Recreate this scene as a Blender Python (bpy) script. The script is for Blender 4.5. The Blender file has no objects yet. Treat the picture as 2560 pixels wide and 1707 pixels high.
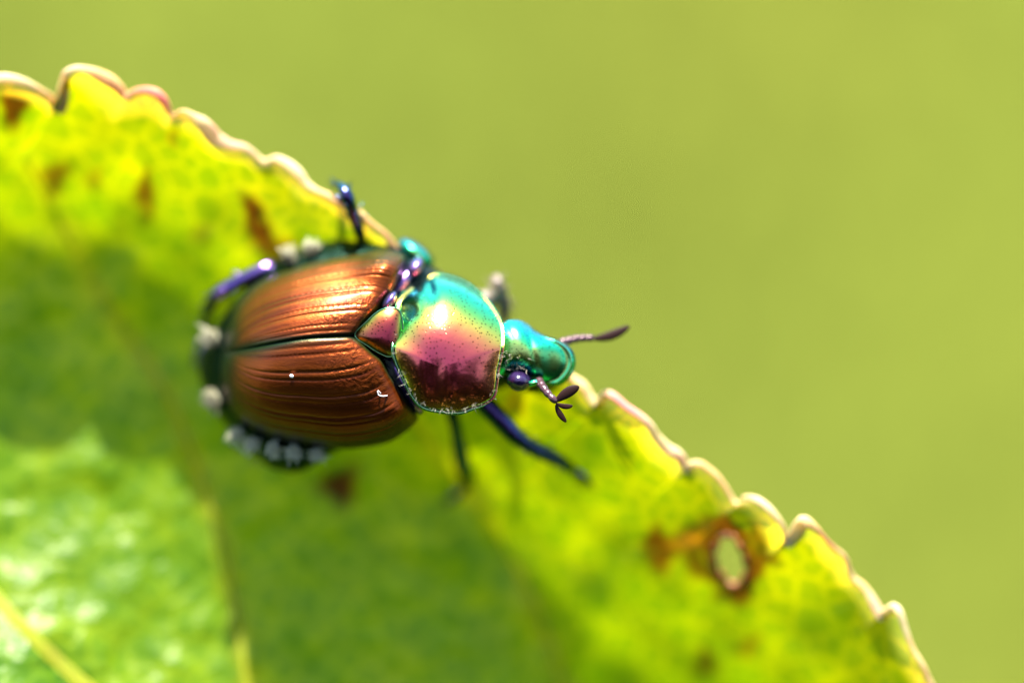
# Macro photograph: copper and green beetle on the serrated edge of a backlit leaf.
# 1 Blender unit = 1 cm (scale_length 0.01); the beetle is about 1 cm long.
import bpy, math, random
import numpy as np
from mathutils import Vector, noise as mnoise

rng = np.random.default_rng(7)
random.seed(7)
S = bpy.context.scene
COL = S.collection
R = math.radians

# ------------------------------------------------------------------ camera
S.unit_settings.system = 'METRIC'
S.unit_settings.scale_length = 0.01
PXU = 900.0                                   # photo pixels per cm at the focus distance
LENS = 100.0
DIST = 2560 / PXU * LENS / 36.0
PITCH = R(40)
FOC = Vector((0, 0, 45.0))                    # focus point: 45 cm above the ground
AX = Vector((1, 0, 0))
AU = Vector((0, math.sin(PITCH), math.cos(PITCH)))
AB = Vector((0, -math.cos(PITCH), math.sin(PITCH)))
cd = bpy.data.cameras.new('camera')
cam = bpy.data.objects.new('camera', cd)
COL.objects.link(cam)
cam.location = FOC + AB * DIST
cam.rotation_euler = (R(90) - PITCH, 0, 0)
cd.lens = LENS
cd.sensor_width = 36
cd.clip_start = 0.05
cd.clip_end = 60000
cd.dof.use_dof = True
cd.dof.focus_distance = DIST
cd.dof.aperture_fstop = 0.118                 # opening of about 0.85 cm at this scale
S.camera = cam

# ------------------------------------------------------------------ light
SUNV = (AX * -0.06 + AU * 0.955 + AB * 0.29).normalized()
elev = math.asin(SUNV.z)
azim = math.atan2(SUNV.x, SUNV.y)
w = bpy.data.worlds.new('World')
S.world = w
w.use_nodes = True
wn = w.node_tree.nodes
sky = wn.new('ShaderNodeTexSky')
sky.sky_type = 'NISHITA'
sky.sun_disc = False
sky.sun_elevation = elev
sky.sun_rotation = azim
wn['Background'].inputs['Strength'].default_value = 0.095
w.node_tree.links.new(sky.outputs[0], wn['Background'].inputs['Color'])
sl = bpy.data.lights.new('sun', 'SUN')
sl.energy = 5.0
sl.angle = R(0.53)
sl.color = (1.0, 0.95, 0.87)
so = bpy.data.objects.new('sun', sl)
so.rotation_euler = SUNV.to_track_quat('Z', 'Y').to_euler()
so.location = FOC + SUNV * 300
COL.objects.link(so)
S.view_settings.view_transform = 'Standard'
S.view_settings.look = 'None'
S.view_settings.gamma = 1
S.view_settings.use_curve_mapping = False
S.view_settings.exposure = 2.25

# ------------------------------------------------------------------ helpers
def P(px, py, z=0.0):
    """photo pixel and height (cm, towards the lens) -> place in the world"""
    f = (DIST - z) / DIST
    return FOC + AX * ((px - 1280) / PXU * f) + AU * ((853.5 - py) / PXU * f) + AB * z

def Pn(px, py, z):
    px, py, z = np.broadcast_arrays(np.asarray(px, float), np.asarray(py, float), np.asarray(z, float))
    f = (DIST - z) / DIST
    X = ((px - 1280) / PXU * f)[..., None]
    Y = ((853.5 - py) / PXU * f)[..., None]
    return np.array(FOC) + X * np.array(AX) + Y * np.array(AU) + z[..., None] * np.array(AB)

def tag(o, label=None, cat=None, group=None, kind=None):
    for k, v in (('label', label), ('category', cat), ('group', group), ('kind', kind)):
        if v:
            o[k] = v
    return o

def empty(name, loc):
    o = bpy.data.objects.new(name, None)
    COL.objects.link(o)
    o.location = loc
    o.empty_display_size = 0.1
    return o

def world_loc(o):
    v = Vector((0, 0, 0))
    while o is not None:
        v = v + o.location
        o = o.parent
    return v

def mesh(name, verts, faces, mat, parent=None, smooth=True, attrs=None, loc=None, sheet=None):
    """one mesh object; verts are world positions"""
    verts = np.asarray(verts, float).reshape(-1, 3)
    base = np.array(loc) if loc is not None else (np.array(world_loc(parent)) if parent else np.zeros(3))
    me = bpy.data.meshes.new(name)
    me.from_pydata((verts - base).tolist(), [], faces)
    me.validate()
    # face the sheet to the lens side, or the closed shell outwards
    n_ = len(me.polygons)
    no = np.zeros(n_ * 3); ce = np.zeros(n_ * 3); ar = np.zeros(n_)
    me.polygons.foreach_get('normal', no); me.polygons.foreach_get('center', ce); me.polygons.foreach_get('area', ar)
    no = no.reshape(-1, 3); ce = ce.reshape(-1, 3)
    sgn = (ar * (no @ np.array(sheet))).sum() if sheet is not None else (ar * (no * (ce - ce.mean(0))).sum(1)).sum()
    if sgn < 0:
        me.flip_normals()
    if smooth:
        me.polygons.foreach_set('use_smooth', [True] * len(me.polygons))
    if attrs:
        for an, arr in attrs.items():
            arr = np.asarray(arr, float)
            if arr.ndim == 1:
                a = me.attributes.new(an, 'FLOAT', 'POINT')
                a.data.foreach_set('value', arr.astype(np.float32))
            else:
                a = me.attributes.new(an, 'FLOAT_VECTOR', 'POINT')
                a.data.foreach_set('vector', arr.astype(np.float32).ravel())
    me.materials.append(mat)
    me.update()
    o = bpy.data.objects.new(name, me)
    COL.objects.link(o)
    if parent:
        o.parent = parent
        o.location = (0, 0, 0)
    elif loc is not None:
        o.location = loc
    return o

def grid_faces(nu, nv, close_u=False, off=0, flip=False):
    f = []
    for i in range(nu if close_u else nu - 1):
        i2 = (i + 1) % nu
        for j in range(nv - 1):
            f.append((off + i * nv + j, off + i2 * nv + j, off + i2 * nv + j + 1, off + i * nv + j + 1))
    return [q[::-1] for q in f] if flip else f

def spline(pts, n, closed=False):
    """Catmull-Rom through pts, n samples evenly spaced by chord length"""
    p = np.asarray(pts, float)
    if closed:
        q = np.vstack([p[-1], p, p[0], p[1]])
    else:
        q = np.vstack([2 * p[0] - p[1], p, 2 * p[-1] - p[-2]])
    out = []
    for i in range(1, len(q) - 2):
        p0, p1, p2, p3 = q[i - 1], q[i], q[i + 1], q[i + 2]
        t = np.linspace(0, 1, 14, endpoint=False)[:, None]
        out.append(0.5 * ((2 * p1) + (-p0 + p2) * t + (2 * p0 - 5 * p1 + 4 * p2 - p3) * t ** 2 + (-p0 + 3 * p1 - 3 * p2 + p3) * t ** 3))
    out.append(q[-2][None])
    c = np.vstack(out)
    d = np.r_[0, np.cumsum(np.linalg.norm(np.diff(c, axis=0), axis=1))]
    s = np.linspace(0, d[-1], n, endpoint=not closed)
    return np.stack([np.interp(s, d, c[:, k]) for k in range(p.shape[1])], 1)

def tube(path, radii, sides=12, flat=1.0, flat_dir=None):
    """verts, faces of a round-ended tube along world points"""
    path = np.asarray(path, float)
    n = len(path)
    radii = np.broadcast_to(np.asarray(radii, float), (n,))
    tan = np.gradient(path, axis=0)
    tan /= np.linalg.norm(tan, axis=1)[:, None] + 1e-12
    ref = np.array(flat_dir if flat_dir is not None else AB, float)
    V = []
    for i in range(n):
        a = ref - tan[i] * ref.dot(tan[i])
        if np.linalg.norm(a) < 1e-3:
            a = np.array(AX) - tan[i] * np.array(AX).dot(tan[i])
        a /= np.linalg.norm(a)
        b = np.cross(tan[i], a)
        for k in range(sides):
            g = 2 * math.pi * k / sides
            V.append(path[i] + radii[i] * (flat * a * math.cos(g) + b * math.sin(g)))
    F = []
    for i in range(n - 1):
        for k in range(sides):
            k2 = (k + 1) % sides
            F.append((i * sides + k, i * sides + k2, (i + 1) * sides + k2, (i + 1) * sides + k))
    V.append(path[0] - tan[0] * radii[0] * 0.6)
    V.append(path[-1] + tan[-1] * radii[-1] * 0.6)
    c0, c1 = n * sides, n * sides + 1
    for k in range(sides):
        k2 = (k + 1) % sides
        F.append((c0, k2, k))
        F.append((c1, (n - 1) * sides + k, (n - 1) * sides + k2))
    return V, F

class MB:
    def __init__(s):
        s.v, s.f = [], []
    def add(s, V, F):
        o = len(s.v)
        s.v.extend([tuple(x) for x in V])
        s.f.extend([tuple(i + o for i in q) for q in F])
    def hair(s, a, b, r, bend=None, sides=3):
        a, b = np.array(a, float), np.array(b, float)
        m = (a + b) / 2 + (np.array(bend) if bend is not None else 0)
        d = b - a
        d /= np.linalg.norm(d) + 1e-12
        x = np.cross(d, [0.3, 0.5, 0.81])
        x /= np.linalg.norm(x) + 1e-12
        y = np.cross(d, x)
        V, F = [], []
        for c, rr in ((a, r), (m, r * 0.75)):
            for k in range(sides):
                g = 2 * math.pi * k / sides
                V.append(c + rr * (x * math.cos(g) + y * math.sin(g)))
        V.append(b)
        for k in range(sides):
            k2 = (k + 1) % sides
            F.append((k, k2, sides + k2, sides + k))
            F.append((sides + k, sides + k2, 2 * sides))
        s.add(V, F)
    def build(s, name, mat, parent=None, **kw):
        return mesh(name, s.v, s.f, mat, parent, **kw)

def newmat(name):
    m = bpy.data.materials.new(name)
    m.use_nodes = True
    nt = m.node_tree
    return m, nt, nt.nodes, nt.links, nt.nodes['Principled BSDF']

def noise_node(N, L, scale, detail=4, rough=0.5, coord='Object', vec=None):
    t = N.new('ShaderNodeTexNoise')
    t.inputs['Scale'].default_value = scale
    t.inputs['Detail'].default_value = detail
    t.inputs['Roughness'].default_value = rough
    if vec is None:
        c = N.new('ShaderNodeTexCoord')
        vec = c.outputs[coord]
    L.new(vec, t.inputs['Vector'])
    return t

def ramp(N, L, src, stops):
    r = N.new('ShaderNodeValToRGB')
    e = r.color_ramp.elements
    while len(e) < len(stops):
        e.new(0.5)
    for el, (p, c) in zip(e, stops):
        el.position = p
        el.color = (*c, 1) if len(c) == 3 else c
    L.new(src, r.inputs[0])
    return r

def mixc(N, L, a, b, fac, mode='MIX'):
    m = N.new('ShaderNodeMix')
    m.data_type = 'RGBA'
    m.blend_type = mode
    for sock, v in ((m.inputs[0], fac), (m.inputs[6], a), (m.inputs[7], b)):
        if hasattr(v, 'links'):
            L.new(v, sock)
        elif isinstance(v, (int, float)):
            sock.default_value = v
        else:
            sock.default_value = (*v, 1)
    return m.outputs[2]

def math_node(N, L, op, a, b=0.0, clamp=False):
    m = N.new('ShaderNodeMath')
    m.operation = op
    m.use_clamp = clamp
    for i, v in enumerate((a, b)):
        if hasattr(v, 'links'):
            L.new(v, m.inputs[i])
        else:
            m.inputs[i].default_value = v
    return m.outputs[0]

def bump(N, L, h, strength, dist, normal=None):
    b = N.new('ShaderNodeBump')
    b.inputs['Strength'].default_value = strength
    b.inputs['Distance'].default_value = dist
    L.new(h, b.inputs['Height'])
    if normal is not None:
        L.new(normal, b.inputs['Normal'])
    return b.outputs['Normal']

# ------------------------------------------------------------------ materials
def mat_film(name, stops, rough, pits=None, pit_depth=0.004, metal=1.0, var=0.06, coat=0.0):
    """metallic cuticle whose interference colour runs from long to short waves as it turns away"""
    m, nt, N, L, b = newmat(name)
    b.inputs['Metallic'].default_value = metal
    b.inputs['Roughness'].default_value = rough
    b.inputs['Coat Weight'].default_value = coat
    b.inputs['Coat Roughness'].default_value = 0.12
    lw = N.new('ShaderNodeLayerWeight')
    lw.inputs['Blend'].default_value = 0.5
    n1 = noise_node(N, L, 4.0, 3)
    sh = math_node(N, L, 'MULTIPLY_ADD', n1.outputs[0], var)
    sh.node.inputs[2].default_value = -var / 2
    fac = math_node(N, L, 'ADD', lw.outputs['Facing'], sh, True)
    r = ramp(N, L, fac, stops)
    L.new(r.outputs[0], b.inputs['Base Color'])
    if pits:
        v = N.new('ShaderNodeTexVoronoi')
        v.feature = 'F1'
        v.inputs['Scale'].default_value = pits
        v.inputs['Randomness'].default_value = 0.75
        c = N.new('ShaderNodeTexCoord')
        L.new(c.outputs['Object'], v.inputs['Vector'])
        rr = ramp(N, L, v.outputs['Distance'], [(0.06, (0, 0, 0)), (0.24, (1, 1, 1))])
        pit_shade = ramp(N, L, v.outputs['Distance'], [(0.16, (.22, .20, .20)), (0.30, (1, 1, 1))])  # shade inside the pits, painted into the colour as dark dots
        L.new(mixc(N, L, r.outputs[0], pit_shade.outputs[0], 1.0, 'MULTIPLY'), b.inputs['Base Color'])
        n2 = noise_node(N, L, 25, 2)
        nb = bump(N, L, n2.outputs[0], 0.10, 0.012)
        L.new(bump(N, L, rr.outputs[0], 0.9, pit_depth, nb), b.inputs['Normal'])
    else:
        n2 = noise_node(N, L, 40, 3)
        L.new(bump(N, L, n2.outputs[0], 0.3, 0.006), b.inputs['Normal'])
    return m

M = {}
FILM = [(0.0, (.96, .10, .13)), (.09, (.98, .18, .12)), (.17, (.97, .38, .11)), (.25, (.80, .68, .10)), (.34, (.22, .68, .13)), (.46, (.03, .58, .26)), (.64, (.02, .44, .38)), (.95, (.03, .12, .25))]
def shift(st, dx, k):
    return [(min(1, max(0, p + dx)), tuple(q * k for q in c)) for p, c in st]
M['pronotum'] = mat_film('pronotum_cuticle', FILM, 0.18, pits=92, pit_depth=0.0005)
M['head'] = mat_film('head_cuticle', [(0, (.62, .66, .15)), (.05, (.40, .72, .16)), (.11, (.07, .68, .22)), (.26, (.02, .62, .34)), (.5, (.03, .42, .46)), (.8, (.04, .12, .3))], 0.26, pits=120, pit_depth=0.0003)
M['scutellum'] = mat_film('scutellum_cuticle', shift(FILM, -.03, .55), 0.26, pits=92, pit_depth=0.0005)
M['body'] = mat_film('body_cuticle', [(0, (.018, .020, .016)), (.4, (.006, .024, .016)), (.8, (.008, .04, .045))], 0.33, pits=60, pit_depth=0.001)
M['rim'] = mat_film('rim_cuticle', [(0, (.25, .35, .12)), (.4, (.04, .36, .18)), (.8, (.03, .3, .3))], 0.22)
M['leg'] = mat_film('leg_cuticle', [(0, (.13, .06, .17)), (.25, (.035, .07, .16)), (.5, (.012, .13, .14)), (.85, (.01, .05, .05))], 0.22)

def mat_plain(name, base, rough, metal=0.0, coat=0.0, trans=None, nscale=30, nvar=0.3):
    m, nt, N, L, b = newmat(name)
    n1 = noise_node(N, L, nscale, 3)
    dark = tuple(c * (1 - nvar) for c in base)
    L.new(mixc(N, L, dark, base, n1.outputs[0]), b.inputs['Base Color'])
    b.inputs['Roughness'].default_value = rough
    b.inputs['Metallic'].default_value = metal
    b.inputs['Coat Weight'].default_value = coat
    return m
M['leg_purple'] = mat_film('purple_leg_cuticle', [(0, (.30, .16, .44)), (.3, (.20, .12, .42)), (.6, (.06, .10, .25)), (.9, (.02, .05, .08))], 0.24)
M['foreleg'] = mat_plain('hairy_foreleg', (0.16, 0.12, 0.09), 0.5)
M['eye'] = mat_plain('eye_lens', (0.022, 0.010, 0.05), 0.2, coat=0.3)
M['antenna'] = mat_plain('antenna_brown', (0.022, 0.007, 0.005), 0.6)
M['antenna'].node_tree.nodes['Principled BSDF'].inputs['Specular IOR Level'].default_value = 0.15
M['stalk'] = mat_plain('antenna_stalk', (0.10, 0.05, 0.06), 0.25, metal=0.4)
M['tuft'] = mat_plain('white_hair', (0.95, 0.90, 0.60), 0.6)
M['tuft_dull'] = mat_plain('yellowish_hair', (0.42, 0.40, 0.26), 0.6)
M['bristle'] = mat_plain('pale_bristle', (0.30, 0.27, 0.20), 0.5)
M['speck'] = mat_plain('white_dust', (0.85, 0.82, 0.82), 0.6)
M['membrane'] = mat_film('joint_membrane', [(0, (.34, .16, .40)), (.4, (.2, .16, .42)), (.9, (.06, .12, .2))], 0.28, metal=0.9)

def mat_elytron():
    m, nt, N, L, b = newmat('wing_case_cuticle')
    ae = N.new('ShaderNodeAttribute'); ae.attribute_name = 'edge'
    uv = N.new('ShaderNodeAttribute'); uv.attribute_name = 'st'
    mp = N.new('ShaderNodeMapping'); mp.inputs['Scale'].default_value = (20, 1.1, 1)
    L.new(uv.outputs['Vector'], mp.inputs['Vector'])
    streak = noise_node(N, L, 1.0, 4, 0.6, vec=mp.outputs[0])
    fine = noise_node(N, L, 30, 4, 0.6)
    cop = ramp(N, L, streak.outputs[0], [(0.3, (0.085, 0.013, 0.002)), (0.52, (0.175, 0.034, 0.003)), (0.75, (0.27, 0.062, 0.006))])
    lw = N.new('ShaderNodeLayerWeight'); lw.inputs['Blend'].default_value = 0.5
    turn = ramp(N, L, lw.outputs['Facing'], [(.28, (0, 0, 0)), (.72, (1, 1, 1))])
    cop2 = mixc(N, L, cop.outputs[0], (0.03, 0.055, 0.010), turn.outputs[0])
    col = mixc(N, L, cop2, (0.007, 0.030, 0.012), ae.outputs['Fac'])
    L.new(col, b.inputs['Base Color'])
    b.inputs['Metallic'].default_value = 0.75
    b.inputs['Specular Tint'].default_value = (0.95, 0.62, 0.85, 1)
    b.inputs['Roughness'].default_value = 0.39
    b.inputs['Coat Weight'].default_value = 0.12
    b.inputs['Specular IOR Level'].default_value = 0.25
    b.inputs['Coat Roughness'].default_value = 0.22
    b.inputs['Coat IOR'].default_value = 1.6
    mp2 = N.new('ShaderNodeMapping'); mp2.inputs['Scale'].default_value = (44, 22, 1)
    L.new(uv.outputs['Vector'], mp2.inputs['Vector'])
    wr = noise_node(N, L, 1.0, 5, 0.65, vec=mp2.outputs[0])
    h = math_node(N, L, 'ADD', wr.outputs[0], math_node(N, L, 'MULTIPLY', fine.outputs[0], 0.6))
    aw = N.new('ShaderNodeAttribute'); aw.attribute_name = 'wrinkle'
    wv = noise_node(N, L, 34, 3, 0.6); wv.inputs['Distortion'].default_value = 1.4
    h = math_node(N, L, 'ADD', h, math_node(N, L, 'MULTIPLY', wv.outputs[0], math_node(N, L, 'MULTIPLY', aw.outputs['Fac'], 9.0)))
    nb = bump(N, L, h, 0.3, 0.005)
    L.new(nb, b.inputs['Normal'])
    return m
M['elytron'] = mat_elytron()

def mat_leaf():
    m, nt, N, L, b = newmat('leaf_blade')
    out = N['Material Output']
    a = N.new('ShaderNodeAttribute'); a.attribute_name = 'pigment'
    n1 = noise_node(N, L, 5, 5, 0.6)
    n2 = noise_node(N, L, 28, 3, 0.6)
    n3 = noise_node(N, L, 4.5, 2, 0.5)
    v = N.new('ShaderNodeTexVoronoi'); v.feature = 'DISTANCE_TO_EDGE'; v.inputs['Scale'].default_value = 13
    c = N.new('ShaderNodeTexCoord'); L.new(c.outputs['Object'], v.inputs['Vector'])
    net = ramp(N, L, v.outputs['Distance'], [(0.0, (1.3, 1.18, 0.9)), (0.16, (0.80, 0.91, 1.0))])
    var = ramp(N, L, n1.outputs[0], [(0.3, (0.5, 0.70, 0.7)), (0.7, (1.32, 1.18, 1.2))])
    c1 = mixc(N, L, a.outputs['Vector'], var.outputs[0], 1.0, 'MULTIPLY')
    c2 = mixc(N, L, c1, net.outputs[0], 1.0, 'MULTIPLY')
    tr = mixc(N, L, c2, (2.65, 2.35, 0.15), 1.0, 'MULTIPLY')
    d = N.new('ShaderNodeBsdfDiffuse'); L.new(c2, d.inputs['Color'])
    t = N.new('ShaderNodeBsdfTranslucent'); L.new(tr, t.inputs['Color'])
    ad = N.new('ShaderNodeAddShader'); L.new(d.outputs[0], ad.inputs[0]); L.new(t.outputs[0], ad.inputs[1])
    g = N.new('ShaderNodeBsdfGlossy'); g.inputs['Roughness'].default_value = 0.4
    g.inputs['Color'].default_value = (0.48, 0.48, 0.40, 1)
    fr = N.new('ShaderNodeFresnel'); fr.inputs['IOR'].default_value = 1.45
    hh = math_node(N, L, 'ADD', n2.outputs[0], math_node(N, L, 'MULTIPLY', v.outputs['Distance'], 0.8))
    nb = bump(N, L, hh, 0.5, 0.015, bump(N, L, n3.outputs[0], 0.6, 0.12))
    for x in (d, g, fr):
        L.new(nb, x.inputs['Normal'])
    mx = N.new('ShaderNodeMixShader')
    L.new(fr.outputs[0], mx.inputs[0]); L.new(ad.outputs[0], mx.inputs[1]); L.new(g.outputs[0], mx.inputs[2])
    L.new(mx.outputs[0], out.inputs['Surface'])
    N.remove(b)
    return m
M['leaf'] = mat_leaf()

def mat_flesh(name, cols, scale=4, trans=0.5, rough=0.4):
    m, nt, N, L, b = newmat(name)
    out = N['Material Output']
    n1 = noise_node(N, L, scale, 3)
    r = ramp(N, L, n1.outputs[0], cols)
    L.new(r.outputs[0], b.inputs['Base Color'])
    b.inputs['Roughness'].default_value = rough
    t = N.new('ShaderNodeBsdfTranslucent'); L.new(r.outputs[0], t.inputs['Color'])
    mx = N.new('ShaderNodeMixShader'); mx.inputs[0].default_value = trans
    L.new(b.outputs[0], mx.inputs[1]); L.new(t.outputs[0], mx.inputs[2])
    L.new(mx.outputs[0], out.inputs['Surface'])
    return m
M['margin'] = mat_flesh('leaf_margin', [(0.34, (0.82, 0.28, 0.20)), (0.45, (0.86, 0.60, 0.24)), (0.57, (0.88, 0.76, 0.40)), (0.66, (0.88, 0.38, 0.32))], 3.4, 0.42, 0.6)
M['vein'] = mat_flesh('leaf_vein', [(0.3, (0.78, 0.80, 0.12)), (0.7, (0.88, 0.82, 0.18))], 6, 0.9)
M['scar'] = mat_flesh('leaf_scar', [(0.3, (0.22, 0.07, 0.02)), (0.5, (0.45, 0.17, 0.05)), (0.7, (0.6, 0.36, 0.2))], 9, 0.4)

def mat_ground(name, c0, c1, scale, trans=0.0):
    m, nt, N, L, b = newmat(name)
    c = N.new('ShaderNodeNewGeometry')
    n1 = noise_node(N, L, scale, 5, 0.6, vec=c.outputs['Position'])
    r = ramp(N, L, n1.outputs[0], [(0.35, c0), (0.65, c1)])
    L.new(r.outputs[0], b.inputs['Base Color'])
    b.inputs['Roughness'].default_value = 1.0
    b.inputs['Specular IOR Level'].default_value = 0.05
    return m
M['ground'] = mat_ground('meadow_soil', (0.062, 0.086, 0.0105), (0.074, 0.083, 0.0100), 0.02)
M['grass'] = mat_ground('meadow_grass', (0.064, 0.090, 0.0105), (0.078, 0.086, 0.0105), 0.05)

# ------------------------------------------------------------------ ground and grass
GY = -45.0 / math.tan(PITCH)
gc = cam.location + (-AB) * (cam.location.z / math.sin(PITCH))      # where the lens axis meets the ground
g = 24
half = 20000.0
u_ = np.sign(np.linspace(-1, 1, g)) * np.abs(np.linspace(-1, 1, g)) ** 3 * half
GX, GYY = np.meshgrid(u_, u_, indexing='ij')
gv = np.stack([GX + gc.x, GYY + gc.y, 0.25 * np.sin(GX * .05) * np.cos(GYY * .04) * (np.abs(GX) < 400) * (np.abs(GYY) < 400)], -1).reshape(-1, 3)
ground = mesh('ground', gv, grid_faces(g, g), M['ground'], sheet=(0, 0, 1))
tag(ground, 'sunlit yellow green meadow ground far behind the leaf', 'ground', kind='structure')

gr = MB()
for i in range(4500):
    x = gc.x + rng.normal(0, 28)
    y = gc.y + rng.normal(0, 34)
    if abs(x) < 2 and abs(y) < 2:
        continue
    h = rng.uniform(0.8, 2.2)
    a = rng.uniform(0, 2 * math.pi)
    wd = rng.uniform(0.12, 0.24)
    dx, dy = math.cos(a), math.sin(a)
    lean = rng.uniform(0.2, 0.8) * h
    ex, ey = -dy * lean, dx * lean
    gr.add([(x - dx * wd, y - dy * wd, -0.25), (x + dx * wd, y + dy * wd, -0.25),
            (x + ex * .35 + dx * wd * .8, y + ey * .35 + dy * wd * .8, h * .6), (x + ex * .35 - dx * wd * .8, y + ey * .35 - dy * wd * .8, h * .6),
            (x + ex, y + ey, h)], [(0, 1, 2, 3), (3, 2, 4)])
tag(gr.build('meadow_grass', M['grass'], smooth=False), 'short yellow green meadow grass blurred far behind the beetle', 'grass', kind='stuff')

# leafy screen added unseen behind the lens to darken the shield's lower reflection
M['added_hedge'] = mat_ground('added_hedge_leaves', (0.005, 0.009, 0.004), (0.010, 0.016, 0.006), 0.08)
hb = MB()
for i in range(8500):
    x = rng.uniform(-150, 150)
    top = 80 + 9 * math.sin(x * .05 + 1.2) + 5 * math.sin(x * .17)
    zq = rng.uniform(0, 1) ** .9 * top
    y = -58 + rng.normal(0, 5)
    n = Vector(rng.normal(0, 1, 3)).normalized()
    a = n.orthogonal().normalized() * rng.uniform(3, 6)
    b_ = n.cross(a) * .55
    c = Vector((x, y, zq))
    hb.add([c - a, c + b_, c + a, c - b_], [(0, 1, 2, 3)])
added_hedge = empty('added_hedge', (0, -58, 0))
tag(added_hedge, 'unseen dark leafy screen added to darken the reflection in the beetle shield', 'added_hedge')
hb.build('added_foliage', M['added_hedge'], added_hedge, smooth=False)
hw = []
for x in range(-140, 141, 35):
    V, F = tube(spline([(x, -58, -1), (x + 2, -57, 30), (x - 2, -59, 66)], 10), np.linspace(2, .8, 10), 8)
    mesh('added_trunk', V, F, M['added_hedge'], added_hedge)

# ------------------------------------------------------------------ leaf
MARGIN = [(-1000, 330), (-960, 240), (-900, 235), (-780, 215), (-690, 235), (-670, 185), (-600, 165), (-480, 175), (-400, 205),
          (-385, 160), (-300, 150), (-190, 180), (-110, 215), (-95, 180), (-40, 185),
          (0, 196), (23, 194), (57, 207), (96, 223), (130, 246), (153, 275), (153, 235), (160, 192), (191, 175), (230, 183), (268, 198), (298, 221), (318, 244),
          (337, 230), (364, 225), (394, 236), (417, 261), (432, 288), (455, 274), (482, 284), (509, 307), (536, 338), (574, 357), (601, 360), (631, 376),
          (666, 399), (696, 391), (727, 410), (758, 441), (788, 471), (823, 487), (853, 503), (885, 522), (922, 548), (958, 578), (980, 612), (1010, 640), (1040, 655),
          (1080, 700), (1130, 752), (1160, 762), (1220, 815), (1270, 862), (1300, 868), (1360, 905),
          (1405, 930), (1431, 941), (1457, 957), (1477, 982), (1493, 1012), (1503, 992), (1524, 985), (1565, 1013), (1611, 1044), (1642, 1080), (1668, 1116),
          (1699, 1137), (1721, 1170), (1729, 1158), (1755, 1152), (1781, 1168), (1812, 1209), (1846, 1258), (1863, 1242), (1894, 1250), (1935, 1281), (1961, 1317),
          (1973, 1358), (1979, 1330), (1989, 1308), (2007, 1299), (2038, 1317), (2079, 1358), (2110, 1394), (2131, 1440), (2157, 1461), (2177, 1487), (2200, 1533),
          (2205, 1538), (2212, 1518), (2229, 1512), (2249, 1528), (2270, 1579), (2296, 1631), (2321, 1677), (2334, 1720), (2338, 1760), (2352, 1740), (2375, 1750),
          (2395, 1810), (2412, 1880), (2420, 1950), (2432, 1930), (2450, 1960), (2462, 2030), (2466, 2110), (2462, 2190), (2472, 2180), (2474, 2260), (2462, 2350),
          (2440, 2450), (2400, 2560), (2330, 2680), (2240, 2790), (2120, 2890)]
MIDRIB = [(-1060, 340), (-800, 640), (-500, 960), (-250, 1240), (0, 1510), (130, 1645), (400, 1890), (750, 2160), (1150, 2420), (1550, 2640), (1900, 2800), (2090, 2900)]
BASE_EDGE = spline([(-1000, 280), (-500, 175), (0, 215), (440, 300), (850, 520), (1150, 770), (1435, 970), (1850, 1270), (2130, 1470), (2330, 1740), (2450, 2100), (2440, 2450), (2120, 2890)], 240)
V1 = spline([(660, 2095), (625, 1800), (600, 1600), (545, 1330), (430, 1010), (270, 760), (150, 540), (60, 380)], 60)
V2 = spline([(1500, 2600), (1470, 2100), (1420, 1760), (1340, 1520), (1230, 1310), (1095, 1130), (960, 960), (800, 770), (690, 600), (640, 480)], 60)
V0 = spline([(-90, 1410), (-150, 1150), (-260, 900), (-400, 640), (-520, 430), (-600, 300)], 60)
V3 = spline([(1950, 2820), (2080, 2560), (2130, 2260), (2110, 2020), (2050, 1830)], 50)

def seg_dist(px, py, poly):
    """distance (cm) of points to a polyline"""
    best = np.full(np.shape(px), 1e9)
    for a, b in zip(poly[:-1], poly[1:]):
        d = b - a
        t = np.clip(((px - a[0]) * d[0] + (py - a[1]) * d[1]) / (d @ d), 0, 1)
        q = (px - a[0] - t * d[0]) ** 2 + (py - a[1] - t * d[1]) ** 2
        best = np.minimum(best, q)
    return np.sqrt(best) / PXU

def edge_dist(px, py):
    """distance (cm) inwards from the smooth edge line, negative on the teeth outside it"""
    best = np.full(np.shape(px), 1e18); sg = np.ones(np.shape(px))
    for a, b in zip(BASE_EDGE[:-1], BASE_EDGE[1:]):
        d = b - a
        t = np.clip(((px - a[0]) * d[0] + (py - a[1]) * d[1]) / (d @ d), 0, 1)
        q = (px - a[0] - t * d[0]) ** 2 + (py - a[1] - t * d[1]) ** 2
        cr = d[0] * (py - a[1]) - d[1] * (px - a[0])
        sg = np.where(q < best, np.sign(cr), sg)
        best = np.minimum(best, q)
    return np.sqrt(best) / PXU * sg

_dd = np.linspace(0, 4, 801)
_sl = np.interp(_dd, [0, .10, .30, .42, .52, .70, .90, 1.1, 1.3, 1.6, 4.0], [-.85, -.80, -.70, -.34, -.06, .09, .18, .34, .46, .56, .7])
_zz = -0.24 + np.concatenate([[0], np.cumsum((_sl[1:] + _sl[:-1]) / 2 * np.diff(_dd))])
_sb = np.interp(_dd, [0, .10, .40, .7, .9, 1.2, 4.0], [-.85, -.80, -.70, -.62, -.42, -.1, .5])
_zb = -0.24 + np.concatenate([[0], np.cumsum((_sb[1:] + _sb[:-1]) / 2 * np.diff(_dd))])
mid_s = spline(MIDRIB, 160)

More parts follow.
